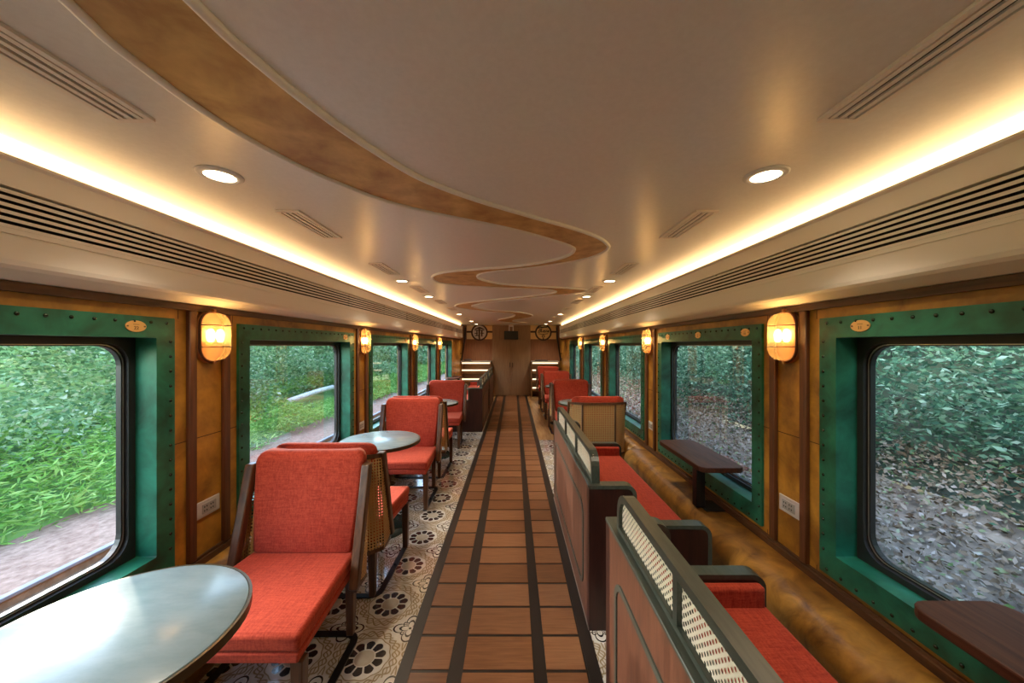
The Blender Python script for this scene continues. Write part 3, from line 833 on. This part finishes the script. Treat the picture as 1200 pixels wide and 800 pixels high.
# ------------------------------------------------------------------ far end
b = MB(); b.box(-1.66, 1.66, Y1, Y1 + .12, -.1, 2.36, 'panelwood'); b.box(-1.52, -.60, Y1 - .02, Y1, 1.08, 1.78, 'panelwood'); b.box(.60, 1.52, Y1 - .02, Y1, 1.08, 1.78, 'panelwood')
struct(b.build('wall_far'), 'brown wooden far end wall of the carriage', 'wall')
d = empty('door_1', (0, Y1, 0)); struct(d, 'closed brown double door at the far end of the aisle', 'door')
b = MB(); b.box(-.60, .60, -.035, 0, 1.76, 2.19, 'doorwood'); b.box(-.60, -.555, -.045, 0, .001, 1.76, 'doorwood'); b.box(.555, .60, -.045, 0, .001, 1.76, 'doorwood'); b.box(-.60, .60, -.045, -.03, 1.76, 1.79, 'doorwood'); b.build('door_frame', d)
for s in (-1, 1):
    b = MB(); b.box(s * .003, s * .553, -.03, -.002, .004, 1.757, 'doorwood', .003, 1)
    b.ring(rrect(min(s * .05, s * .50), max(s * .05, s * .50), .12, 1.68, .005, 1), rrect(min(s * .06, s * .49), max(s * .06, s * .49), .13, 1.67, .005, 1), 'y', -.033, -.03, 'doorwood')
    lf = b.build('door_leaf', d)
    b = MB(); b.tube([(s * .04, -.03, .88), (s * .04, -.06, .88), (s * .04, -.06, 1.02), (s * .04, -.03, 1.02)], .008, 'black', 8); b.build('handle', lf)
# monitor
t = empty('monitor', (0.0, Y1 - .25, 1.88)); tag(t, 'black box monitor hung from the ceiling above the far door', 'monitor')
b = MB(); b.box(-.215, .215, -.05, .05, -.14, .12, 'black', .015, 2); b.build('housing', t)
b = MB(); b.box(-.20, .20, -.052, -.049, -.125, .105, 'rubber'); b.build('screen', t)
b = MB(); b.box(-.075, .075, -.03, .03, .25, .311, 'white', .006); b.box(-.075, -.045, -.03, .03, .12, .25, 'white'); b.box(.045, .075, -.03, .03, .12, .25, 'white'); b.build('bracket', t)

# emblem panels
def ringpts(r, n=40): return [(r * math.cos(2 * PI * k / n), r * math.sin(2 * PI * k / n)) for k in range(n)]
for s in (-1, 1):
    t = empty('emblem_panel', (s * (.99 if s < 0 else 1.0), Y1 - .022, 1.985))
    tag(t, 'cream panel with a round dark symbol emblem, left of the far door' if s < 0 else 'cream panel with a round dark lettered emblem, right of the far door', 'wall panel', 'round emblem panels')
    cA, cB = ('cream', 'creamgold') if s < 0 else ('creamgold', 'creamgold')
    b = MB(); b.box(-.40, 0, -.02, .02, -.23, .20, cA); b.box(0, .40, -.02, .02, -.23, .20, cB); b.build('panel', t)
    b = MB(); b.box(-.40, -.25, -.03, -.018, -.028, .028, 'emblem'); b.box(.25, .40, -.03, -.018, -.028, .028, 'emblem'); b.box(-.025, .025, -.03, -.018, -.25, -.20, 'emblem'); b.build('bars', t)
    b = MB(); b.ring([(x, z - .02) for x, z in ringpts(.26)], [(x, z - .02) for x, z in ringpts(.212)], 'y', -.036, -.019, 'emblem'); b.build('ring', t)
    b = MB(); b.prism([(x, z - .02) for x, z in ringpts(.214)], 'y', -.026, -.019, 'paper' if s < 0 else 'creamgold'); b.build('disc', t)
    b = MB()
    if s < 0:    # tall symbol: roof stroke, crossbar and three uprights
        b.prism([(-.18, .085), (0, .155), (.18, .085), (.10, .075), (0, .105), (-.10, .075)], 'y', -.034, -.026, 'emblem')
        for q in ((-.155, .155, .035, .062), (-.03, .02, -.20, .10), (.055, .095, -.15, .04), (-.095, -.06, -.13, .04), (-.15, -.05, -.06, -.035), (-.14, -.02, -.13, -.105)):
            b.box(q[0], q[1], -.034, -.026, q[2], q[3], 'emblem')
        b.box(.035, .14, -.034, -.026, -.055, -.03, 'emblem')
    else:        # flowing script letters over a small flower
        def sq(pts, r=.014): b.tube([(x, -.032, z) for x, z in pts], r, 'emblem', 6)
        sq([(-.17, .10), (-.12, .14), (-.09, .08), (-.14, .03), (-.16, -.03), (-.10, -.01), (-.08, .05)])
        sq([(-.06, .11), (-.06, -.02), (-.02, .0)]); sq([(.0, .04), (.035, .03), (.03, -.02), (-.005, -.01), (0, .04)])
        sq([(.07, .05), (.045, .03), (.08, .005), (.05, -.02)]); sq([(.12, .05), (.095, .03), (.13, .005), (.10, -.02)])
        sq([(.145, .04), (.175, .03), (.17, -.02), (.145, -.01), (.145, .04)]); sq([(-.15, -.06), (-.05, -.075), (.06, -.07), (.15, -.055)], .010)
        sq([(-.04, -.12), (0, -.10), (.04, -.12), (.03, -.16), (0, -.175), (-.03, -.16), (-.04, -.12)], .014)
        sq([(-.10, .15), (-.03, .13), (.04, .15), (.12, .14)], .02)
    b.build('symbol', t)

# bar counters with lit shelves
for s in (-1, 1):
    x0, x1 = (-1.515, -.605) if s < 0 else (.605, 1.44)
    t = empty('bar_counter', ((x0 + x1) / 2, Y1 - .24, 0)); hw = (x1 - x0) / 2
    tag(t, 'wooden bar counter with lit shelves at the far %s end' % SIDE[s], 'counter', 'far bar counters')
    b = MB(); b.box(-hw, hw, -.24, .21, 1.055, 1.085, 'counter', .004); b.build('worktop', t)
    b = MB(); b.box(-hw, -hw + .03, -.20, .21, .001, 1.055, 'shelfwood'); b.box(hw - .03, hw, -.20, .21, .001, 1.055, 'shelfwood'); b.box(-hw, hw, .16, .21, .001, 1.055, 'shelfwood'); b.build('carcass', t)
    for z in (.20, .46, .73):
        b = MB(); b.box(-hw + .03, hw - .03, -.19, .16, z - .015, z + .015, 'shelfwood'); sh = b.build('shelf', t)
    for z in (1.03, .815, .545, .285):
        b = MB(); b.box(-hw + .035, hw - .035, -.195, -.175, z - .022, z + .018, 'shelfled'); b.build('shelf_light', t)
    if s > 0:
        b = MB(); b.box(-hw + .26, hw - .03, -.198, -.17, .001, 1.0, 'panelwood'); b.build('front_panel', t)
    b = MB()
    if s < 0: b.box(-.12, .12, -.09, .09, 0, .06, 'emblem', .03, 3)
    else: b.box(-.20, .20, -.09, .09, 0, .035, 'black', .012, 2)
    tag(b.build('tray', None, ((-1.33 if s < 0 else .92), Y1 - .24, 1.0855)), 'low dark %s on the far %s counter' % ('rounded box' if s < 0 else 'tray', SIDE[s]), 'tray')
    # black slanted side rails beside each counter
    t = empty('grab_rail', (s * 1.42, Y1 - .55, 1.3)); tag(t, 'black slanted handrail beside the far %s counter' % SIDE[s], 'handrail', 'slanted black handrails')
    b = MB(); b.tube([(-s * .07, 0, .80), (-s * .05, 0, .45), (s * .055, -.01, -.20)], .016, 'black', 8); b.tube([(-s * .04, .03, .80), (-s * .02, .03, .45), (s * .075, .02, -.20)], .010, 'black', 8); b.build('rail', t)
    b = MB(); b.tube([(s * .02, 0, .02), (s * .11, 0, .02)], .010, 'black', 8); b.build('bracket', t)
    b = MB(); b.tube([(s * .045, -.01, -.14), (s * .11, -.01, -.14)], .010, 'black', 8); b.build('bracket', t)

# ------------------------------------------------------------------ outside: banks, track, vegetation
def strip(name, prof, y0, y1, m, label, cat, jit=.0, ny=40):
    bm = bmesh.new(); rows = []
    for j in range(ny + 1):
        y = y0 + (y1 - y0) * j / ny
        rows.append([bm.verts.new((x, y, z + random.uniform(-jit, jit))) for x, z in prof])
    for j in range(ny):
        for i in range(len(prof) - 1): bm.faces.new((rows[j][i], rows[j][i + 1], rows[j + 1][i + 1], rows[j + 1][i]))
    me = bpy.data.meshes.new(name); bm.to_mesh(me); bm.free(); me.materials.append(M[m])
    for p in me.polygons: p.use_smooth = True
    o = bpy.data.objects.new(name, me); COL.objects.link(o); return struct(o, label, cat)
GZ = -1.0
strip('ground_gravel', [(-1.0, GZ - .1), (-3.4, GZ - .1), (-4.4, GZ - .05), (-6.0, GZ - .12), (-7.2, GZ - .2)], -25, 80, 'gravel', 'brown gravel track bed outside the left windows', 'ground', .02, 300)
strip('ground_bank', [(-7.0, GZ - .22), (-8.5, GZ + .25), (-10.2, GZ + .9), (-12.0, .8), (-14, 1.9)], -25, 80, 'bank', 'grassy bank rising outside the left windows', 'ground', .05, 120)
strip('ground_slope', [(1.0, GZ + .1), (2.4, GZ + .15), (3.4, -.75), (4.6, -.05)], -15, 60, 'litter', 'leaf covered slope close outside the right windows', 'ground', .05, 200)
strip('ground_thicket_sky_block', [(4.6, -.05), (6.0, .9), (7.0, 2.4), (7.6, 4.2), (8.3, 8.0), (9.6, 13.0)], -15, 60, 'soil', 'dark overgrown slope behind the thicket outside the right windows, with an added unseen upper part blocking the sky', 'ground', .05, 120)  # upper rise is unseen, added to cut sky light from the right
for x, lab in ((-3.85, 'nearer steel rail of the neighbouring track outside'), (-4.92, 'farther steel rail of the neighbouring track outside')):
    b = MB(); b.box(x - .036, x + .036, -25, 80, GZ + .06, GZ + .10, 'railsteel', .008, 2); b.box(x - .010, x + .010, -25, 80, GZ - .03, GZ + .06, 'railrust'); b.box(x - .07, x + .07, -25, 80, GZ - .05, GZ - .03, 'railrust')
    tag(b.build('railway_rail'), lab, 'rail', 'rails outside')
b = MB(); b.tube([(-8.25, 13.3, -.50), (-8.3, 14.5, -.44), (-8.35, 15.6, -.40), (-8.4, 16.8, -.39)], .11, 'log', 8)
tag(b.build('fallen_log'), 'pale fallen log lying in the bushes outside the second left window', 'log')

def scatter(name, n, fn, m, label, cat):
    """one mesh of many small bent leaf blades (nobody could count it)"""
    import numpy as np
    rs = np.random.RandomState(len(name) * 13 + n)
    P, size, asp = fn(rs, n)
    keep = ~((P[:, 1] > 12.4) & (P[:, 1] < 17.2) & (P[:, 0] > -8.75) & (P[:, 0] < -6.5) & (P[:, 2] > -.72))      # clearing round the log
    P, size, asp = P[keep], size[keep], asp[keep]
    n = len(P)
    d = rs.normal(size=(n, 3)); d[:, 1] *= 2.2; d[:, 2] *= .8; d /= np.linalg.norm(d, axis=1)[:, None]
    q = rs.normal(size=(n, 3)); w = np.cross(d, q); w /= np.linalg.norm(w, axis=1)[:, None]
    nn = np.cross(d, w)
    L_ = size[:, None]; W_ = (size * asp)[:, None]
    v = np.stack([P - d * L_, P - d * L_ * .1 + w * W_ + nn * W_ * .3, P + d * L_, P - d * L_ * .1 - w * W_ + nn * W_ * .3], 1).reshape(-1, 3)
    me = bpy.data.meshes.new(name)
    me.vertices.add(4 * n); me.vertices.foreach_set('co', v.astype('f4').ravel())
    me.loops.add(4 * n); me.loops.foreach_set('vertex_index', np.arange(4 * n, dtype='i4'))
    me.polygons.add(n); me.polygons.foreach_set('loop_start', np.arange(0, 4 * n, 4, dtype='i4'))
    me.update(calc_edges=True); me.materials.append(M[m])
    o = bpy.data.objects.new(name, me); COL.objects.link(o)
    return tag(o, label, cat, kind='stuff')
import numpy as np
def lump(x, y, k):  # smooth pseudo-random lumps along the bank
    return (np.sin(y * 1.1 * k + x) + np.sin(y * .47 * k + 2 * x + 1.3) + np.sin(y * 2.3 * k - x * .7)) / 3
def yspread(rs, n, a, b_, p=1.7): return a + (b_ - a) * rs.rand(n) ** p
def bushL(rs, n):
    y = yspread(rs, n, -4, 70); y[:n // 8] = rs.uniform(-16, -2, n // 8)
    h = rs.rand(n); x = -8.6 - 3.2 * h + rs.normal(size=n) * .35 + .7 * lump(h * 9, y, 1)
    z = -.5 + 3.9 * h + rs.normal(size=n) * .25 + .35 * lump(h * 5, y, .6)
    return np.stack([x, y, z], 1), .024 + .036 * rs.rand(n) + .0020 * np.maximum(y, 0), np.full(n, .5)
def grassL(rs, n):
    y = yspread(rs, n, -4, 60); y[:n // 8] = rs.uniform(-16, -2, n // 8)
    h = rs.rand(n); x = -6.7 - 2.6 * h + rs.normal(size=n) * .2 + .3 * lump(h * 4, y, 1)
    z = GZ - .12 + 1.0 * h + .3 * rs.rand(n) + .15 * lump(h * 3, y, 1)
    return np.stack([x, y, z], 1), .035 + .065 * rs.rand(n) + .0020 * np.maximum(y, 0), np.full(n, .18)
def bushR(rs, n):
    y = yspread(rs, n, -3, 50); y[:n // 10] = rs.uniform(-12, -1, n // 10)
    h = rs.rand(n); x = 4.6 + 1.9 * h + rs.normal(size=n) * .35 - .7 * lump(h * 8, y, 1.3)
    z = .45 + 3.6 * h + rs.normal(size=n) * .25 + .3 * lump(h * 6, y, .8)
    return np.stack([x, y, z], 1), .016 + .026 * rs.rand(n) + .0020 * np.maximum(y, 0), np.full(n, .42)
def litR(rs, n):
    y = yspread(rs, n, -3, 45); h = rs.rand(n); x = 2.9 + 2.2 * h
    z = np.interp(x, [2.4, 3.4, 4.6, 6.0], [GZ + .15, -.75, -.05, .9]) + .02 + .10 * rs.rand(n)
    return np.stack([x, y, z], 1), .014 + .022 * rs.rand(n) + .0015 * np.maximum(y, 0), np.full(n, .5)
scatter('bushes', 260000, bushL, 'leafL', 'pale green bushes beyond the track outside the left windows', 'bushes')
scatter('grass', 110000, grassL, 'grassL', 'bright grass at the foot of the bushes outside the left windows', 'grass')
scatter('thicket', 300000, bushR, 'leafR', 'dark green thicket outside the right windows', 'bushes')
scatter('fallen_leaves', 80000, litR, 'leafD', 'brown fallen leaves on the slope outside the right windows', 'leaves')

# ------------------------------------------------------------------ light and camera
w = bpy.data.worlds.new('World'); SC.world = w; w.use_nodes = True; nt = w.node_tree
sky = nt.nodes.new('ShaderNodeTexSky'); sky.sky_type = 'NISHITA'; sky.sun_disc = False
sky.sun_elevation = math.radians(32); sky.sun_rotation = math.radians(-100); sky.air_density = 1.3; sky.dust_density = 1.0
bg = nt.nodes['Background']; bg.inputs['Strength'].default_value = 1.6
nt.links.new(sky.outputs[0], bg.inputs[0])
el, az = math.radians(15.5), math.radians(-38)
dv = Vector((math.cos(el) * math.cos(az), math.cos(el) * math.sin(az), -math.sin(el)))
sun = light('SUN', 'sun', None, (-20, 0, 20), 2.6, (1, .90, .74), math.radians(1.2))
sun.rotation_euler = dv.to_track_quat('-Z', 'Y').to_euler()

cam = bpy.data.cameras.new('camera'); co = bpy.data.objects.new('camera', cam); COL.objects.link(co)
co.location = (.0775, 0, 1.55); co.rotation_euler = (PI / 2, 0, 0)
cam.sensor_width = 36; cam.lens = 420 / 1200 * 36; cam.shift_x = -2 / 1200; cam.shift_y = 5 / 1200; cam.clip_start = .02
SC.camera = co
SC.view_settings.view_transform = 'Standard'; SC.view_settings.look = 'None'; SC.view_settings.exposure = 0.5; SC.view_settings.gamma = 1
SC.view_settings.use_curve_mapping = False
SC.cycles.use_denoising = True; SC.cycles.max_bounces = 10; SC.cycles.diffuse_bounces = 5; SC.cycles.transparent_max_bounces = 16
SC.cycles.sample_clamp_indirect = 6; SC.cycles.caustics_reflective = False; SC.cycles.caustics_refractive = False
